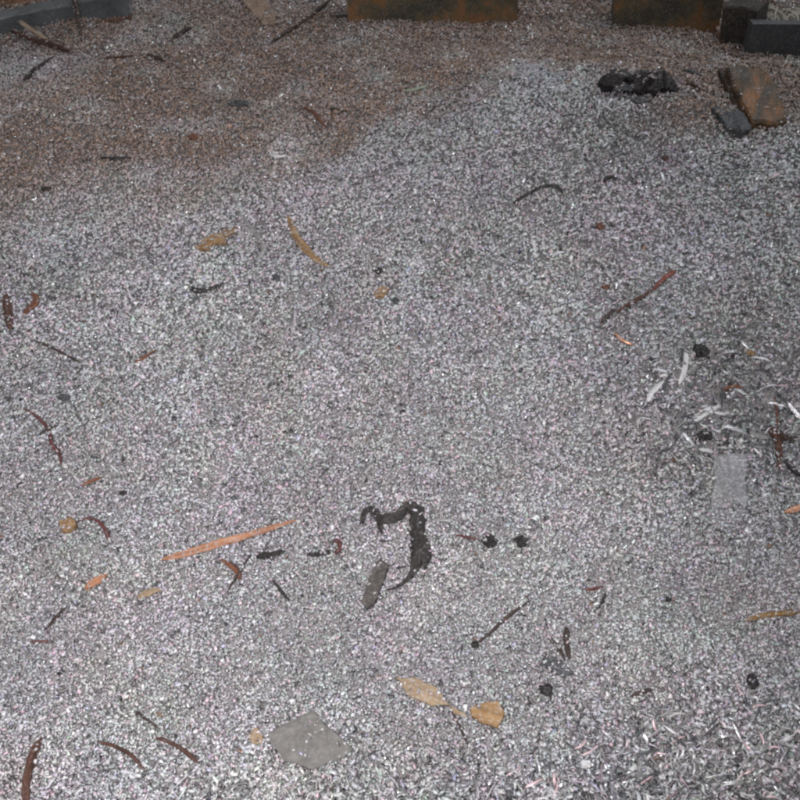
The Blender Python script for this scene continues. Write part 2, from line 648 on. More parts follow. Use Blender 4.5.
def lump(name, px, py, wpx, hpx, m, label=None, cat=None, group=None, seed=0, sink=0.35, rough=0.35, turn=0.0, parent=None, flat=0.7, sub=3):
    """an irregular crumb or chunk, seen wpx wide and hpx tall"""
    import bmesh
    q, mpp = hit(px, py)
    bm = bmesh.new()
    bmesh.ops.create_icosphere(bm, subdivisions=sub, radius=1.0)
    rx = wpx * mpp / 2
    ry = hpx * mpp / 2 * 1.1
    rz = min(rx, ry) * flat
    off = Vector((seed * 3.1 + 1.7, px * 0.01, 2.2))
    ct, st = math.cos(turn), math.sin(turn)
    V = []
    for v in bm.verts:
        d = v.co.copy()
        r = 1 + rough * mnoise.noise(d * 1.6 + off) + rough * 0.6 * mnoise.noise(d * 4.2 + off)
        d = Vector((d.x * r, d.y * r, d.z * r))
        x, y, z = d.x * rx, d.y * ry, d.z * rz
        V.append(Vector((x * ct - y * st, x * st + y * ct, z)) + q + Vector((0, 0, rz * (1 - 2 * sink) + 0.001)))
    F = [tuple(v.index for v in f.verts) for f in bm.faces]
    bm.free()
    return place(name, V, F, m, False, parent, label=label, cat=cat, group=group)


def beam(name, p0, p1, tall, deep, m, label, cat, sink=0.012, seg=14, back=0.0, parent=None, jag=0.0015):
    """a straight timber or rail whose lower front edge runs between two photo points"""
    A, _ = hit(*p0)
    B, _ = hit(*p1)
    T = B - A
    L = T.length
    T.normalize()
    U = (Vector((0, 0, 1)) - T * T.z).normalized()
    D = U.cross(T).normalized()
    if D.y < 0:
        D = -D
    V, F = [], []
    rnd = random.Random(int(p0[0]) + 5)
    bev = min(tall, deep) * 0.08
    prof = [(0, -sink), (0, tall - bev), (bev, tall), (deep - bev, tall), (deep, tall - bev), (deep, -sink)]
    k = len(prof)
    for i in range(seg + 1):
        for d, u in prof:
            j = lambda: rnd.uniform(-jag, jag)
            V.append(A + T * (L * i / seg) + D * (back + d + j()) + U * (u + j()))
    for i in range(seg):
        for j in range(k):
            a, b = i * k + j, i * k + (j + 1) % k
            F.append((a, a + k, b + k, b))
    F.append(tuple(range(k)))
    F.append(tuple(seg * k + j for j in range(k))[::-1])
    return place(name, V, F, m, False, parent, label=label, cat=cat)


# ------------------------------------------------------------------ materials of the single pieces
M_OR = mat('orange_wood', (0.34, 0.165, 0.09), (0.20, 0.09, 0.05), (0.44, 0.30, 0.22), scale=150, stretch=(1, 1, 1), rough=0.7)
M_OCH = mat('ochre_wood', (0.26, 0.16, 0.07), (0.14, 0.08, 0.035), (0.36, 0.27, 0.17), scale=150, rough=0.7)
M_TAN = mat('tan_wood', (0.27, 0.20, 0.125), (0.17, 0.12, 0.075), (0.35, 0.29, 0.215), scale=130, stretch=(1, 1, 1), rough=0.75)
M_TW = mat('brown_twig', (0.085, 0.040, 0.027), (0.035, 0.017, 0.013), (0.17, 0.09, 0.055), scale=220, rough=0.8)
M_DTW = mat('dark_twig', (0.050, 0.034, 0.028), (0.015, 0.011, 0.01), (0.11, 0.075, 0.055), scale=220, rough=0.8)
M_RUST = mat('rusty_bark', (0.16, 0.066, 0.034), (0.06, 0.024, 0.015), (0.25, 0.125, 0.07), scale=170, rough=0.8)
M_RED = mat('dark_red_wire', (0.105, 0.032, 0.03), (0.045, 0.014, 0.014), scale=200, rough=0.5)
M_BLK = mat('black_rubber', (0.034, 0.030, 0.028), (0.010, 0.009, 0.009), (0.10, 0.088, 0.078), scale=160, rough=0.6, bump=1.0)
M_CHAR = mat('charred_wood', (0.020, 0.017, 0.016), (0.006, 0.005, 0.005), (0.06, 0.05, 0.045), scale=130, rough=0.5, bump=1.0)
M_GRY = mat('grey_plastic', (0.24, 0.24, 0.23), (0.13, 0.13, 0.125), scale=120, rough=0.6)
M_DGY = mat('dark_grey_scrap', (0.07, 0.075, 0.08), (0.025, 0.026, 0.028), (0.16, 0.17, 0.17), scale=160, rough=0.6)
M_SLT = mat('grey_slate', (0.150, 0.146, 0.136), (0.100, 0.096, 0.089), (0.19, 0.185, 0.172), scale=110, rough=0.85, bump=0.5)
M_ALU = mat('bare_aluminium', (0.64, 0.64, 0.65), (0.40, 0.40, 0.41), scale=160, rough=0.38, metal=0.75, bump=0.3)
M_WHT = mat('white_painted_metal', (0.62, 0.62, 0.61), (0.36, 0.36, 0.36), scale=140, rough=0.5, metal=0.0)
M_COP = mat('copper_scrap', (0.55, 0.30, 0.19), (0.32, 0.16, 0.10), scale=160, rough=0.4, metal=0.6)
M_BRD = mat('rusty_brown_board', (0.10, 0.050, 0.017), (0.032, 0.023, 0.014), (0.19, 0.075, 0.02), scale=60, stretch=(1, 1, 1), rough=0.5, bump=0.9, contrast=(0.40, 0.52), dust=0.12)
M_BEAM = mat('olive_brown_timber', (0.085, 0.066, 0.036), (0.045, 0.040, 0.030), (0.17, 0.080, 0.03), scale=17, stretch=(1.3, 1, 1.2), rough=0.75, bump=0.6, contrast=(0.42, 0.52))
M_BLOCK = mat('dark_brown_block', (0.040, 0.032, 0.025), (0.018, 0.015, 0.013), scale=30, rough=0.8)
M_PLATE = mat('dark_slate_plate', (0.050, 0.052, 0.056), (0.036, 0.037, 0.040), scale=22, rough=0.55, bump=0.2)
M_RAIL = mat('blue_grey_steel', (0.105, 0.118, 0.125), (0.06, 0.064, 0.065), (0.16, 0.165, 0.16), scale=24, rough=0.5, metal=0.3, bump=0.2)
M_PLANK = mat('orange_brown_plank', (0.25, 0.13, 0.065), (0.13, 0.065, 0.03), scale=30, stretch=(1, 4, 4), rough=0.8)
M_CARD = mat('brown_cardboard', (0.24, 0.165, 0.11), (0.18, 0.12, 0.08), scale=40, rough=0.9, bump=0.2)
M_FIBRE = mat('pale_fibre', (0.42, 0.40, 0.33), (0.25, 0.24, 0.19), scale=90, rough=0.8)

# ------------------------------------------------------------------ things along the back
A0, A1 = (-60, 56), (132, 17)
rail = beam('steel_rail', A0, A1, 0.036, 0.030, M_RAIL, 'blue grey steel rail behind the dark hollow, brown plank behind it', 'rail')
fr_ = beam('rail_lip', (-60, 57.5), (132, 18.5), 0.006, 0.006, mat('rusty_rail_edge', (0.12, 0.065, 0.035), (0.05, 0.028, 0.02), scale=60, rough=0.85), None, None, parent=rail, sink=0.010, back=-0.006)
beam('wood_plank', (-70, 30), (96, 1), 0.034, 0.06, M_PLANK, 'weathered orange brown plank behind the blue grey steel rail', 'plank', back=0.012)
beam('timber_beam', (348, 20), (517, 21), 0.060, 0.050, M_BEAM, 'dark olive timber beam with orange stains, beside the long diagonal twig', 'beam')
beam('timber_beam', (612, 26), (718, 31), 0.065, 0.050, M_BEAM, 'dark olive brown timber beam next to the dark brown wooden block', 'beam')
beam('wood_block', (719, 42), (752, 48), 0.050, 0.040, M_BLOCK, 'dark brown wooden block between timber beam and slate plate', 'block', seg=4)
beam('slate_plate', (745, 53), (862, 55), 0.040, 0.014, M_PLATE, 'flat dark grey plate standing upright below the pale fibres', 'plate', seg=5, jag=0.0004)
plate('cardboard_scrap', [(238, -14), (262, -10), (279, 14), (276, 22), (262, 24), (250, 10)], 0.004, M_CARD,
      'folded tan brown cardboard scrap above the diagonal twig', 'cardboard', warp=0.004)
q_, mp_ = hit(790, 48)
tuft = bpy.data.objects.new('fibre_tuft', None)
COL.objects.link(tuft)
tuft.location = q_ + Vector((0, 0.03, 0.035))
tuft['label'] = 'tuft of pale dry fibres lying on the dark slate plate'
tuft['category'] = 'fibres'
tuft['kind'] = 'thing'
for i in range(46):
    rnd = random.Random(i)
    a = Vector((rnd.uniform(-0.075, 0.06), rnd.uniform(-0.018, 0.02), 0.0))
    pts3 = [a]
    d = Vector((rnd.uniform(-0.35, 0.35), rnd.uniform(-0.9, 0.2), rnd.uniform(-0.2, 0.5)))
    for s in range(5):
        pts3.append(pts3[-1] + d * 0.008)
        d = d + Vector((rnd.uniform(-.25, .25), rnd.uniform(-.25, .1), -0.24))
    V, F = [], []
    for s, p in enumerate(pts3):
        r = 0.0021 * (1 - s / 7)
        for j in range(4):
            V.append(p + Vector((math.cos(j * 1.571) * r, math.sin(j * 1.571) * r * .6, math.sin(j * 1.571) * r)))
    for s in range(5):
        for j in range(4):
            F.append((s * 4 + j, s * 4 + (j + 1) % 4, s * 4 + 4 + (j + 1) % 4, s * 4 + 4 + j))
    o = link('fibre', to_mesh('fibre', V, F), M_FIBRE, tuft)

# ------------------------------------------------------------------ the slab, the charred chunk and what lies round them
board = plate('wood_slab', [(727, 66), (764, 66), (776, 82), (788, 120), (770, 123), (752, 121), (740, 96)], 0.016, M_BRD,
              'thick rusty brown wooden slab lying on the crest near the slate plate', 'slab', lift=0.004, warp=0.003, grain=True, jag=0.03, tilt=(0.03, -0.16, 0))
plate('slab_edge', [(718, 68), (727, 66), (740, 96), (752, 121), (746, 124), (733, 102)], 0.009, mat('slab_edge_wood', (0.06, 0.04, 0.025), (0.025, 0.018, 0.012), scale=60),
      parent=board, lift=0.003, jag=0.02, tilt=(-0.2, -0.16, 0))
ch = strip('charred_chunk', [(602, 84, 14), (612, 90, 25), (626, 90, 21), (640, 90, 24), (654, 88, 19), (664, 90, 20), (676, 92, 9)], M_CHAR,
           'charred black wood chunk with a burnt orange spot on the crest', 'wood chunk', jag=0.42, n=22, lift=0.5, taper=(0.7, 0.5))
strip('charred_layer', [(607, 82, 8), (626, 84, 9), (648, 82, 10), (663, 82, 7)], M_CHAR, parent=ch, jag=0.4, n=14, lift=1.2)
strip('charred_layer', [(612, 94, 7), (622, 95, 9), (634, 93, 5)], M_DGY, parent=ch, jag=0.4, n=9, lift=1.4)
strip('burnt_spot', [(638, 93, 6), (645, 92, 8), (652, 92, 5)], M_RUST, parent=ch, jag=0.35, n=8, lift=2.4)
strip('metal_sliver', [(598, 78, 5), (603, 84, 6), (607, 90, 4)], M_ALU, 'bright silver sliver at the left end of the charred chunk', 'metal sliver', flat=0.3)
plate('grey_scrap', [(712, 108), (726, 103), (742, 112), (752, 128), (744, 134), (730, 128)], 0.008, M_DGY,
      'dark blue grey crumpled scrap at the foot of the rusty slab', 'scrap', warp=0.006, jag=0.08)
strip('grey_sliver', [(680, 70, 4), (690, 73, 7), (702, 78, 3)], M_DGY, 'dark blue grey sliver between charred chunk and rusty slab', 'metal sliver', flat=0.4)
strip('twig', [(684, 85, 3), (693, 87, 3.5), (704, 92, 2)], M_TW, 'thin brown twig between charred chunk and rusty slab', 'twig')
plate('dark_flake', [(628, 98), (645, 95), (652, 99), (640, 103)], 0.004, M_DGY, 'dark grey flake just under the charred chunk', 'flake')
strip('wood_strip', [(709, 20, 7), (716, 32, 6), (723, 44, 5)], M_RUST, 'small rusty orange strip leaning at the dark brown block', 'wood strip', flat=0.5, rise=(6, 0))
strip('white_strip', [(749, 27, 4), (746, 38, 5), (744, 49, 5)], M_WHT, 'narrow white strip standing by the left edge of slate plate', 'strip', flat=0.5, rise=(14, 0))

# ------------------------------------------------------------------ twigs, wires and splinters: (name, points, material, label, category, options)
D = dict
PIECES = [
    ('wood_splinter', [(162, 561, 6), (200, 550, 8), (240, 539, 8), (294, 521, 5)], M_OR, 'long straight orange wood splinter left of the black rubber loop', 'wood splinter', D(flat=0.45, jag=0.16, n=18)),
    ('curved_splinter', [(288, 216, 4), (296, 237, 7), (311, 256, 7), (329, 268, 4)], M_OCH, 'curved ochre yellow splinter on the upper grey slope', 'wood splinter', D(flat=0.45, jag=0.2)),
    ('grey_strip', [(244, 220, 4), (257, 236, 6), (264, 250, 6), (257, 262, 5)], M_GRY, 'curled dull grey plastic strip beside the orange bark fragment', 'plastic strip', D(flat=0.3, smooth=True)),
    ('black_strip', [(190, 289, 5), (199, 293, 6), (210, 290, 4), (223, 285, 4)], M_BLK, 'bent black rubber shred below the orange bark fragment', 'rubber shred', D(flat=0.6)),
    ('bark_piece', [(6, 296, 8), (9, 312, 9), (11, 331, 8)], M_TW, 'upright brown bark piece at the left edge', 'bark', D(flat=0.5, jag=0.18)),
    ('bark_piece', [(33, 294, 5), (37, 303, 7), (29, 310, 5), (23, 318, 4)], M_RUST, 'small hooked rusty bark piece beside the upright brown one', 'bark', D(flat=0.6, jag=0.2)),
    ('needle', [(38, 342, 2.2), (60, 353, 3), (82, 365, 2.6)], M_DTW, 'straight thin grey brown needle below the hooked rusty bark', 'needle', D()),
    ('twig', [(136, 363, 5), (146, 358, 3), (156, 351, 2)], M_RUST, 'tiny red brown twig with a thick end, right of needle', 'twig', D()),
    ('red_wire', [(24, 411, 2.5), (37, 417, 3), (49, 431, 4), (53, 447, 4), (60, 455, 3.2), (62, 467, 3)], M_RED, 'kinked dark red wire crossed by a black needle', 'wire', D(smooth=True, n=26)),
    ('needle', [(40, 437, 2.5), (49, 432, 3), (59, 427, 2)], M_BLK, 'short black needle lying across the kinked red wire', 'needle', D(lift=2.6)),
    ('red_wire', [(78, 522, 2.2), (92, 520, 3), (103, 527, 4), (110, 544, 5)], M_RED, 'hook shaped dark red wire beside the tan wood crumb', 'wire', D(smooth=True)),
    ('red_wire', [(82, 487, 4), (92, 482, 3.5), (102, 478, 2.5)], M_RUST, 'short pale red wire above the hook shaped one', 'wire', D()),
    ('wood_chip', [(86, 589, 5), (95, 583, 8), (106, 575, 6)], M_OR, 'small orange wood chip under the hook shaped wire', 'wood chip', D(flat=0.5, jag=0.25)),
    ('wood_chip', [(138, 598, 5), (148, 594, 7), (161, 590, 4)], M_TAN, 'small pale tan wood chip below the long splinter', 'wood chip', D(flat=0.5, jag=0.25)),
    ('needle', [(44, 632, 2.5), (55, 620, 3.5), (66, 608, 2.5)], M_DTW, 'short dark needle in the bright lower left slope', 'needle', D()),
    ('red_wire', [(30, 643, 2), (42, 642, 3), (54, 643, 2)], M_RED, 'short flat lying red wire under the dark needle', 'wire', D()),
    ('bark_stick', [(26, 812, 8), (28, 782, 8), (34, 756, 8), (42, 741, 7)], M_TW, 'thick brown bark stick reaching in at the bottom left', 'stick', D(jag=0.2, flat=0.8)),
    ('twig', [(154, 738, 3), (170, 743, 4), (185, 752, 5), (199, 764, 4)], M_TW, 'bowed brown twig left of the grey slate fragment', 'twig', D()),
    ('twig', [(98, 743, 3), (118, 748, 4), (133, 758, 4), (146, 772, 3)], M_TW, 'dull brown twig between bark stick and bowed twig', 'twig', D()),
    ('needle', [(137, 712, 2.5), (148, 721, 3), (160, 730, 2)], M_DTW, 'thin grey brown needle above the bowed twig', 'needle', D()),
    ('silver_wire', [(84, 774, 3), (95, 786, 3), (108, 803, 3)], M_ALU, 'straight silver wire at the bottom left beside the bark stick', 'wire', D(smooth=True)),
    ('bark_piece', [(223, 561, 5), (232, 567, 6), (238, 573, 7), (240, 580, 5)], M_RUST, 'bent rusty bark curl under the long orange splinter', 'bark', D(flat=0.5, jag=0.2)),
    ('needle', [(250, 558, 2), (240, 574, 3), (228, 593, 2.2)], M_DTW, 'thin dark needle crossing the bent rusty bark curl', 'needle', D(lift=2.2)),
    ('black_strip', [(257, 558, 6), (266, 556, 7), (274, 555, 5), (285, 552, 5)], M_BLK, 'short black rubber shred just under the splinter tip', 'rubber shred', D(flat=0.6, jag=0.3)),
    ('black_strip', [(308, 555, 4), (320, 555, 5), (333, 552, 4)], M_BLK, 'black rubber shred pointing to the small red curl', 'rubber shred', D(flat=0.6, jag=0.25)),
    ('red_curl', [(333, 542, 4), (339, 543, 4.5), (340, 550, 4.5), (335, 554, 4)], M_RED, 'small dark red curl left of the rubber loop', 'wire', D(smooth=True)),
    ('needle', [(271, 579, 2), (280, 590, 3.4), (289, 601, 3)], M_BLK, 'short black needle below the black rubber shreds', 'needle', D()),
    ('red_wire', [(456, 536, 2), (468, 538, 3), (480, 542, 2)], M_RED, 'thin dark red wire next to the black crumbs', 'wire', D()),
    ('thin_wire', [(474, 646, 2.4), (490, 634, 3), (504, 620, 4), (518, 610, 2.6), (532, 600, 2)], M_DTW, 'long thin dark wire running diagonally below the black crumbs', 'wire', D(smooth=True)),
    ('twig', [(567, 628, 5), (566, 643, 6), (569, 660, 4)], M_DTW, 'short upright dark twig over the black flat scrap', 'twig', D()),
    ('needle', [(554, 641, 3), (559, 650, 3.4), (564, 661, 3)], M_DTW, 'short dark needle leaning to the upright dark twig', 'needle', D()),
    ('red_wire', [(582, 590, 2), (592, 590, 3), (603, 587, 2.4)], M_RED, 'thin red wire lying level above the dark twig', 'wire', D()),
    ('needle', [(605, 594, 2.5), (602, 602, 3), (597, 610, 2)], M_BLK, 'tiny black needle under the level red wire', 'needle', D()),
    ('dark_splinter', [(451, 710, 2.2), (459, 726, 2.6), (468, 746, 2)], M_DTW, 'thin dark splinter under the tan wood slivers', 'wood splinter', D()),
    ('wood_chip', [(450, 708, 4), (458, 713, 5), (467, 717, 3)], M_TAN, 'narrow tan wood chip between the two larger tan ones', 'wood chip', D(flat=0.4, jag=0.2)),
    ('ochre_stick', [(744, 621, 4), (760, 617, 5), (780, 615, 6), (799, 613, 6)], mat('ochre_bark', (0.22, 0.13, 0.045), (0.08, 0.045, 0.02), scale=150), 'ochre brown bark stick near the right edge', 'stick', D(jag=0.25)),
    ('twig', [(630, 697, 3), (640, 694, 5), (650, 690, 4)], M_DTW, 'stubby dark brown twig at the start of the coarse shavings', 'twig', D()),
    ('black_wire', [(514, 204, 3), (528, 196, 3), (544, 189, 3.2), (556, 189, 4), (562, 194, 5)], M_BLK, 'arched black wire on the upper middle slope', 'wire', D(smooth=True, arch=0.002)),
    ('black_strip', [(603, 182, 5), (610, 179, 5), (616, 181, 3)], M_BLK, 'small black shred right of the arched wire', 'rubber shred', D()),
    ('red_stick', [(652, 291, 3), (662, 281, 5), (675, 271, 5)], mat('red_bark', (0.20, 0.06, 0.04), (0.09, 0.03, 0.02), scale=200), 'short red brown stick, upper of a broken pair', 'stick', D(jag=0.2)),
    ('red_stick', [(614, 315, 3), (628, 306, 4.5), (640, 299, 4), (651, 291, 3)], M_TW, 'longer red brown stick, lower of a broken pair', 'stick', D(jag=0.2)),
    ('copper_wire', [(614, 333, 3), (621, 341, 3.4), (634, 346, 3)], M_COP, 'short bowed copper wire below the broken red stick', 'wire', D(smooth=True)),
    ('dark_splinter', [(600, 324, 3), (608, 316, 4), (616, 309, 3)], M_DTW, 'short dark splinter left of the broken red stick', 'wood splinter', D()),
    ('twig', [(301, 107, 3), (314, 115, 4), (327, 129, 3)], M_RUST, 'red brown twig on the dusty brown slope', 'twig', D()),
    ('black_strip', [(100, 159, 2.5), (114, 160, 4), (131, 159, 3)], M_CHAR, 'flat black sliver on the dusty upper left slope', 'sliver', D(flat=0.6)),
    ('long_twig', [(268, 47, 3), (285, 36, 3.5), (305, 22, 4), (330, 3, 5)], M_DTW, 'long dark diagonal twig at the back beside the cardboard', 'twig', D(jag=0.2)),
    ('twig', [(171, 41, 3), (181, 35, 4.5), (192, 29, 4)], M_DTW, 'short black twig at the back left of the cardboard', 'twig', D()),
    ('twig', [(147, 56, 3), (156, 59, 4), (166, 63, 2.5)], M_DTW, 'tiny black twig under the short black one at the back', 'twig', D()),
    ('twig', [(104, 60, 2.5), (118, 59, 3), (134, 57, 2.5)], M_TW, 'thin brown twig lying level in front of the rail', 'twig', D()),
    ('bark_stick', [(13, 34, 6), (30, 42, 6), (50, 49, 7), (74, 55, 5)], M_TW, 'red brown stick sloping down in front of the rail', 'stick', D(jag=0.25, lift=1.4)),
    ('pale_stick', [(21, 28, 5), (34, 37, 5), (53, 48, 4)], mat('pale_wood', (0.32, 0.24, 0.17), (0.2, 0.14, 0.09), scale=100), 'pale brown stick lying along the red brown one', 'stick', D(flat=0.6, lift=2.5, rise=(6, 3))),
    ('dark_stick', [(25, 82, 6), (36, 71, 4), (54, 58, 3)], M_DTW, 'dark stick with thick end below the pale stick', 'stick', D(jag=0.2)),
    ('rod', [(74, -10, 5), (78, 16, 5), (82, 43, 4)], M_DTW, 'dark brown rod leaning upright against the steel rail', 'rod', D(rise=(42, 0), level=False, lift=1.0)),
    ('thin_wire', [(123, -6, 3), (127, 6, 3), (130, 18, 2.4)], M_BLK, 'thin black wire hanging down at the rail end', 'wire', D(rise=(30, 0), level=False)),
    ('dark_sliver', [(332, 17, 4), (352, 18, 5), (368, 15, 4)], M_BLK, 'black sliver at the foot of the orange stained beam', 'sliver', D(flat=0.6)),
    ('twig', [(614, 18, 3), (622, 22, 4), (634, 28, 4)], M_TW, 'short brown twig at the left end of the right beam', 'twig', D()),
    ('red_scrap', [(768, 428, 7), (775, 436, 9), (778, 448, 8), (778, 470, 4)], M_TW, 'dark red brown shred in the hollow at the right edge', 'shred', D(flat=0.6, jag=0.35)),
    ('red_scrap', [(776, 430, 4), (786, 440, 6), (796, 438, 5)], M_DTW, 'dark shred branching off the red brown one', 'shred', D(flat=0.6, jag=0.3)),
    ('black_strip', [(784, 463, 4), (792, 471, 5), (803, 477, 6)], M_CHAR, 'black shred below the red brown one at the edge', 'shred', D(flat=0.7)),
    ('copper_chip', [(786, 513, 5), (794, 511, 8), (806, 506, 6)], M_COP, 'bright copper orange chip at the right edge', 'copper chip', D(flat=0.4)),
    ('thin_wire', [(774, 397, 2.4), (776, 412, 2.4), (777, 428, 2.4)], M_RUST, 'thin upright rusty wire above the red brown shred', 'wire', D()),
    ('red_wire', [(722, 391, 3), (732, 387, 4), (743, 389, 3)], M_RUST, 'short rusty wire among the pale slivers of the hollow', 'wire', D()),
    # pale slivers of the hollow
    ('metal_sliver', [(646, 405, 4), (651, 394, 7), (663, 381, 5)], M_WHT, 'bowed pale sliver, leftmost large one in the hollow', 'metal sliver', D(flat=0.3)),
    ('metal_sliver', [(679, 384, 5), (684, 370, 7), (686, 352, 7)], M_WHT, 'wide pale sliver standing upright beside the black crumbs', 'metal sliver', D(flat=0.3)),
    ('metal_sliver', [(654, 370, 3), (661, 371, 5), (668, 374, 3)], M_ALU, 'short bright sliver above the bowed pale one', 'metal sliver', D(flat=0.3)),
    ('metal_sliver', [(692, 424, 3), (706, 414, 6), (722, 404, 4)], M_WHT, 'long forked pale sliver in the middle of the hollow', 'metal sliver', D(flat=0.3)),
    ('metal_sliver', [(712, 412, 3), (720, 414, 4), (729, 413, 3)], M_WHT, 'thin pale sliver crossing the forked one', 'metal sliver', D(flat=0.3)),
    ('metal_sliver', [(722, 427, 4), (733, 430, 7), (747, 435, 3)], M_ALU, 'brightest white sliver below the forked one', 'metal sliver', D(flat=0.3, lift=3)),
    ('metal_sliver', [(682, 433, 5), (688, 440, 5), (694, 447, 4)], M_ALU, 'short pale sliver pointing down in the hollow', 'metal sliver', D(flat=0.3)),
    ('metal_sliver', [(698, 450, 4), (706, 451, 6), (713, 453, 4)], M_WHT, 'short level pale sliver above the clear film', 'metal sliver', D(flat=0.3)),
    ('metal_sliver', [(787, 403, 4), (793, 410, 6), (801, 420, 5)], M_ALU, 'pale sliver at the right edge above the dark shreds', 'metal sliver', D(flat=0.3)),
    ('metal_sliver', [(750, 433, 6), (759, 437, 7), (768, 438, 4)], M_GRY, 'dull grey sliver left of the red brown shred', 'metal sliver', D(flat=0.4)),
    ('metal_sliver', [(552, 258, 3), (557, 254, 5), (564, 253, 3)], M_ALU, 'small white sliver below the arched black wire', 'metal sliver', D(flat=0.4)),
    ('metal_sliver', [(532, 240, 4), (534, 246, 5), (535, 253, 4)], M_WHT, 'pale upright sliver left of the small white one', 'metal sliver', D(flat=0.4)),
    ('metal_sliver', [(578, 275, 4), (579, 283, 4), (580, 291, 3)], M_GRY, 'grey upright sliver under the small white one', 'metal sliver', D(flat=0.4)),
    ('metal_sliver', [(272, 157, 4), (279, 158, 5), (287, 157, 4)], M_WHT, 'pale level sliver where the brown dust thins out', 'metal sliver', D(flat=0.4)),
    ('metal_sliver', [(404, 92, 4), (414, 91, 6), (427, 87, 4)], mat('pale_green_plastic', (0.28, 0.33, 0.25), (0.16, 0.19, 0.14), scale=140), 'pale greenish sliver where grey heap meets brown dust', 'sliver', D(flat=0.4)),
]
for i, (nm, pts, m, lab, cat, opt) in enumerate(PIECES):
    if nm == 'metal_sliver':
        pts = [(a, b, w * 0.74) for a, b, w in pts]
    strip(nm, pts, m, lab, cat, seed=i, **opt)

# ------------------------------------------------------------------ flat fragments
plate('slate_fragment', [(267, 733), (288, 722), (313, 709), (328, 727), (353, 748), (343, 757), (312, 769), (284, 760)], 0.005, M_SLT,
      'flat grey slate fragment near the bottom of the heap', 'stone', warp=0.0022, jag=0.03)
plate('wood_chip', [(395, 676), (420, 679), (438, 688), (450, 705), (432, 706), (408, 697)], 0.004, M_TAN,
      'larger pointed tan wood chip right above the slate fragment', 'wood chip', warp=0.002, grain=True, jag=0.04)
plate('wood_chip', [(470, 706), (482, 703), (498, 700), (505, 713), (498, 728), (484, 724), (471, 716)], 0.005, M_OCH,
      'blunt ochre wood chip, rightmost of the tan ones', 'wood chip', warp=0.002, grain=True, jag=0.04)
plate('wood_crumb', [(248, 733), (256, 727), (264, 735), (262, 743), (252, 744)], 0.004, M_TAN, 'tan wood crumb at the left tip of slate fragment', 'wood chip', jag=0.22, lift=-0.002, warp=0.003)
plate('bark_fragment', [(194, 247), (206, 238), (222, 230), (242, 222), (234, 231), (224, 236), (226, 243), (212, 244), (206, 250)], 0.004, M_OCH,
      'frayed orange bark fragment left of the curled grey strip', 'bark', warp=0.003, grain=True, jag=0.07)
plate('wood_crumb', [(58, 521), (70, 516), (76, 523), (68, 531), (60, 530)], 0.006, M_OCH, 'tan wood crumb beside the hook shaped red wire', 'wood chip', warp=0.003, jag=0.1)
plate('wood_crumb', [(374, 291), (382, 285), (389, 288), (384, 295), (376, 297)], 0.004, M_OCH, 'small ochre wood crumb right of the curved splinter', 'wood chip', jag=0.1)
plate('black_scrap', [(538, 662), (553, 656), (566, 664), (574, 674), (562, 677), (549, 669)], 0.003, M_DGY, 'flat blackish scrap under the upright dark twig', 'scrap', jag=0.06)
# the black rubber loop, its flap and the bar beside it
loop = strip('rubber_loop', [(362, 524, 7), (365, 513, 7), (373, 511, 8), (379, 520, 9), (389, 521, 13), (399, 518, 11), (410, 509, 13), (417, 519, 15),
                             (418, 537, 15), (421, 553, 18), (416, 569, 10), (408, 580, 5), (396, 588, 4), (385, 591, 3.4)], M_BLK,
             'torn black rubber loop around bright granules', 'rubber scrap', flat=0.35, jag=0.17, n=60, level=False, lift=2.0)
plate('rubber_flap', [(420, 560), (424, 548), (430, 543), (431, 556), (424, 569)], 0.004, M_BLK, parent=loop, lift=0.006, jag=0.03)
strip('rubber_loop_curl', [(376, 517, 5), (380, 524, 6), (381, 533, 5)], M_BLK, flat=0.4, parent=loop)
plate('rubber_bar', [(380, 558), (389, 565), (384, 580), (374, 604), (366, 608), (361, 602), (370, 574)], 0.007, mat('worn_black_rubber', (0.075, 0.066, 0.058), (0.03, 0.027, 0.025), (0.13, 0.115, 0.10), scale=130, rough=0.7),
      'dark flat rubber bar at the lower left of rubber loop', 'rubber scrap', warp=0.001, jag=0.02)

# a strip of clear film half sunk in the hollow
fm = bpy.data.materials.new('clear_film')
fm.use_nodes = True
fb = fm.node_tree.nodes['Principled BSDF']
fb.inputs['Base Color'].default_value = (0.50, 0.50, 0.52, 1)
fb.inputs['Roughness'].default_value = 0.45
fn = fm.node_tree.nodes.new('ShaderNodeTexNoise')
fn.inputs['Scale'].default_value = 90
fr2 = fm.node_tree.nodes.new('ShaderNodeMapRange')
fr2.inputs['From Min'].default_value, fr2.inputs['From Max'].default_value = 0.35, 0.7
fr2.inputs['To Min'].default_value, fr2.inputs['To Max'].default_value = 0.06, 0.34
fm.node_tree.links.new(fn.outputs['Fac'], fr2.inputs['Value'])
fm.node_tree.links.new(fr2.outputs['Result'], fb.inputs['Alpha'])
plate('plastic_film', [(716, 456), (732, 452), (747, 455), (746, 490), (745, 520), (728, 530), (714, 528), (713, 492)], 0.0012, fm,
      'strip of clear plastic film in the hollow below pale slivers', 'plastic film', lift=0.0012, warp=0.006, jag=0.035)

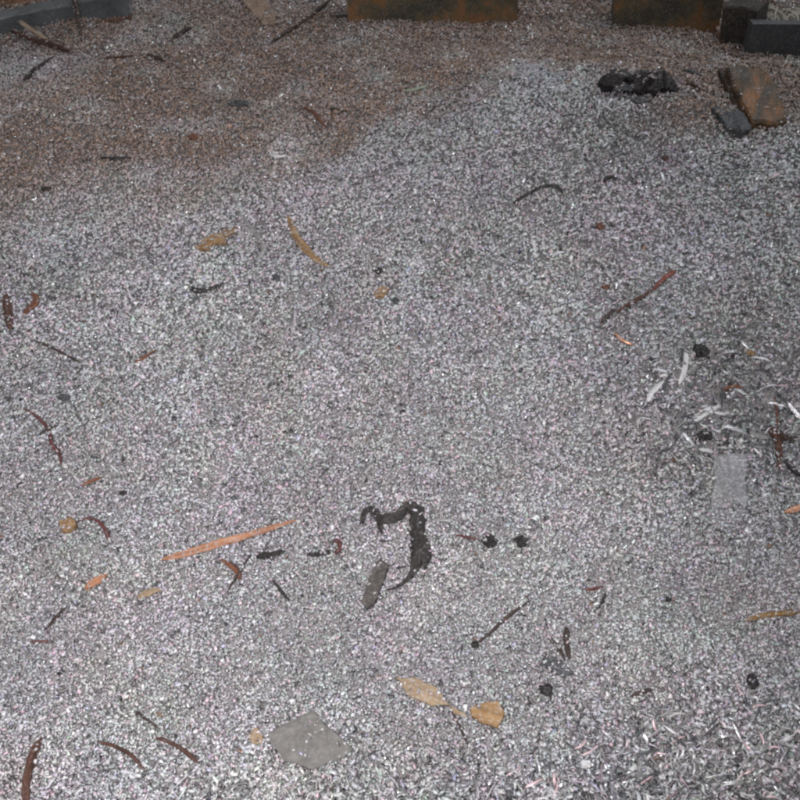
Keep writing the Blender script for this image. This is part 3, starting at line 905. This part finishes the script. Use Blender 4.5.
# ------------------------------------------------------------------ crumbs
CR = [
    (489, 543, 15, 13, M_CHAR, 'black crumb right of the rubber loop, left of a pair', 0),
    (521, 543, 13, 13, M_BLK, 'black crumb right of the rubber loop, right of a pair', 1),
    (546, 691, 15, 11, M_CHAR, 'rounded black crumb below the flat blackish scrap', 2),
    (752, 683, 11, 18, M_CHAR, 'upright black crumb over the coarse lower right shavings', 3),
    (475, 646, 8, 8, M_CHAR, 'small black crumb at the end of the long thin wire', 4),
    (700, 352, 15, 17, M_CHAR, 'black crumb in the hollow beside upright pale sliver', 5),
    (705, 437, 14, 12, M_CHAR, 'black crumb in the hollow among the lower pale slivers', 6),
    (668, 600, 7, 6, M_BLK, 'lone tiny black crumb above the stubby dark twig', 7),
    (64, 399, 13, 7, M_DGY, 'flat dark crumb above the kinked red wire', 8),
    (123, 494, 8, 5, M_CHAR, 'tiny black crumb above the hook shaped wire', 9),
    (378, 272, 8, 10, M_CHAR, 'small black crumb above the ochre wood crumb', 10),
    (395, 302, 7, 9, M_DGY, 'small dark crumb under the ochre wood crumb', 11),
    (277, 279, 9, 8, M_DGY, 'dark crumb below the curved ochre splinter', 12),
    (238, 105, 22, 9, M_DGY, 'dark grey clump on the dusty brown slope', 13),
    (334, 111, 9, 6, M_CHAR, 'small black crumb beside the red brown twig on brown slope', 14),
    (46, 190, 10, 6, M_DTW, 'dark brown crumb at the upper left', 15),
    (585, 765, 11, 8, M_WHT, 'pale white crumb near the bottom among coarse shavings', 16),
    (600, 228, 9, 8, M_RUST, 'rusty crumb on the slope right of the arched wire', 17),
    (605, 288, 8, 9, M_RUST, 'rusty crumb above the broken red stick', 18),
    (750, 354, 9, 7, M_OCH, 'ochre crumb above the hollow', 19),
    (665, 160, 8, 7, M_TW, 'brown crumb below the charred chunk', 20),
    (193, 138, 10, 8, M_RUST, 'orange brown crumb on the dusty brown slope', 21),
]
for (px, py, w, h, m, lab, sd) in CR:
    lump('crumb', px, py, w, h, m, lab, 'crumb', seed=sd, sub=2 if w < 12 else 3)

# ------------------------------------------------------------------ the largest loose shavings, one by one
rs = random.Random(23)


def shavings(n, box, length, lab, group, mats_, test=None):
    made = 0
    while made < n:
        px, py = rs.uniform(box[0], box[2]), rs.uniform(box[1], box[3])
        if test and not test(px, py):
            continue
        L = rs.uniform(*length)
        a = rs.uniform(0, math.pi)
        dx, dy = math.cos(a) * L / 2, math.sin(a) * L / 2 * 0.8
        kx, ky = rs.uniform(-.1, .1) * L, rs.uniform(-.1, .1) * L
        w = rs.uniform(1.5, 2.8)
        strip('metal_shaving', [(px - dx, py - dy, w * .8), (px + kx, py + ky, w), (px + dx, py + dy, w * .7)], rs.choice(mats_), lab, 'metal shaving',
              group, flat=rs.choice([0.35, 0.5]), seed=made, n=6, lift=rs.uniform(0.5, 2.0), level=True, arch=rs.uniform(0, 0.0015))
        made += 1


M_PINK = mat('pinkish_metal', (0.68, 0.52, 0.53), (0.42, 0.30, 0.32), scale=160, rough=0.42, metal=0.5)
shavings(170, (500, 690, 815, 810), (11, 24), 'thin bent metal shaving in the coarse lower right corner', 'coarse shavings of the lower right corner',
         [M_ALU, M_ALU, M_GRY, M_GRY, M_PINK, M_DGY, M_DGY], lambda x, y: (x - 500) / 300 + (y - 690) / 110 > 0.75)
shavings(60, (640, 340, 812, 520), (11, 25), 'small loose metal shaving scattered in the hollow at the right', 'shavings in the hollow',
         [M_ALU, M_GRY, M_GRY, M_DGY, M_DGY], lambda x, y: ((x - 730) / 90) ** 2 + ((y - 420) / 80) ** 2 < 1)
shavings(26, (540, 85, 690, 180), (8, 14), 'short bright shaving on the crest below the charred chunk', 'shavings on the crest', [M_ALU, M_ALU, M_GRY, M_WHT],
         lambda x, y: y > 100)

# ------------------------------------------------------------------ loose granules that lie on the larger pieces
GR = np.random.default_rng(77)


def sprinkle(o, per_cm2):
    global voff
    me, off = o.data, o.matrix_world.translation
    base = o.location if o.parent is None else o.parent.location
    me.calc_loop_triangles()
    tv = np.array([[list(me.vertices[i].co) for i in t.vertices] for t in me.loop_triangles]) + np.array(base)
    nrm = np.cross(tv[:, 1] - tv[:, 0], tv[:, 2] - tv[:, 0])
    ar = np.linalg.norm(nrm, axis=1) / 2
    up = np.abs(nrm[:, 2]) / (2 * ar + 1e-12)
    mid = tv.mean(1)
    # only faces that look up: the upper half of the piece
    top = (up > 0.5) & (mid[:, 2] > height(mid[:, 0], mid[:, 1]) + 0.0006)
    if not top.any():
        return
    tv, ar = tv[top], ar[top]
    n = int(ar.sum() * 1e4 * per_cm2)
    if n < 1:
        return
    i = GR.choice(len(tv), n, p=ar / ar.sum())
    r1, r2 = np.sqrt(GR.random(n)), GR.random(n)
    p = tv[i, 0] * (1 - r1)[:, None] + tv[i, 1] * (r1 * (1 - r2))[:, None] + tv[i, 2] * (r1 * r2)[:, None]
    p = p[vnoise(p[:, 0], p[:, 1], 0.012, 61) > -0.15]
    n = len(p)
    if n < 1:
        return
    V0, F0 = T_prism()
    P = np.repeat(V0[None], n, 0) + GR.normal(0, 0.2, (n, 6, 3))
    P *= np.stack([2.6 * MM * np.exp(GR.normal(0, .35, n)), 1.8 * MM * np.exp(GR.normal(0, .35, n)), 0.9 * MM * np.ones(n)], 1)[:, None, :]
    P = np.einsum('nij,nkj->nki', rotmats(n, 0.35, GR), P) + p[:, None, :] + np.array([0, 0, 0.0004])
    br = zones(p[:, 0], p[:, 1], p[:, 2])[2]
    c, met, rou = colours(n, br, GR, 1.0)
    chunksV.append(P.reshape(-1, 3))
    chunksF.append((F0[None] + (np.arange(n) * 6)[:, None, None]).reshape(-1, 3) + voff)
    chunksC.append(np.repeat(np.concatenate([c, np.ones((n, 1))], 1), 6, 0))
    chunksS.append(np.repeat(np.stack([met, rou, np.zeros(n)], 1), 6, 0))
    voff += n * 6


for o in list(COL.objects):
    if o.type == 'MESH' and o.name.split('.')[0] not in ('ground', 'floor', 'fibre', 'metal_shaving', 'timber_beam', 'slate_plate', 'wood_block', 'steel_rail', 'wood_plank', 'metal_sliver', 'plastic_film'):
        sprinkle(o, 1.2 if o.name.startswith('rubber') else 2.6 if o.name.split('.')[0] in ('slate_fragment', 'wood_chip', 'wood_splinter', 'wood_slab') else 4.5)

CV, CF = np.concatenate(chunksV), np.concatenate(chunksF)
gm = np_mesh('metal_granules', CV, CF)
at = gm.attributes.new('Col', 'FLOAT_COLOR', 'POINT')
at.data.foreach_set('color', np.concatenate(chunksC).astype(np.float32).ravel())
at = gm.attributes.new('Surf', 'FLOAT_VECTOR', 'POINT')
at.data.foreach_set('vector', np.concatenate(chunksS).astype(np.float32).ravel())
M_GRAN = granule_mat()
link('metal_granules', gm, M_GRAN, label='heap of fine shredded silver grey metal granules dusted brown towards the back',
     cat='metal scrap', kind='stuff')
del CV, CF, chunksV, chunksF, chunksC, chunksS
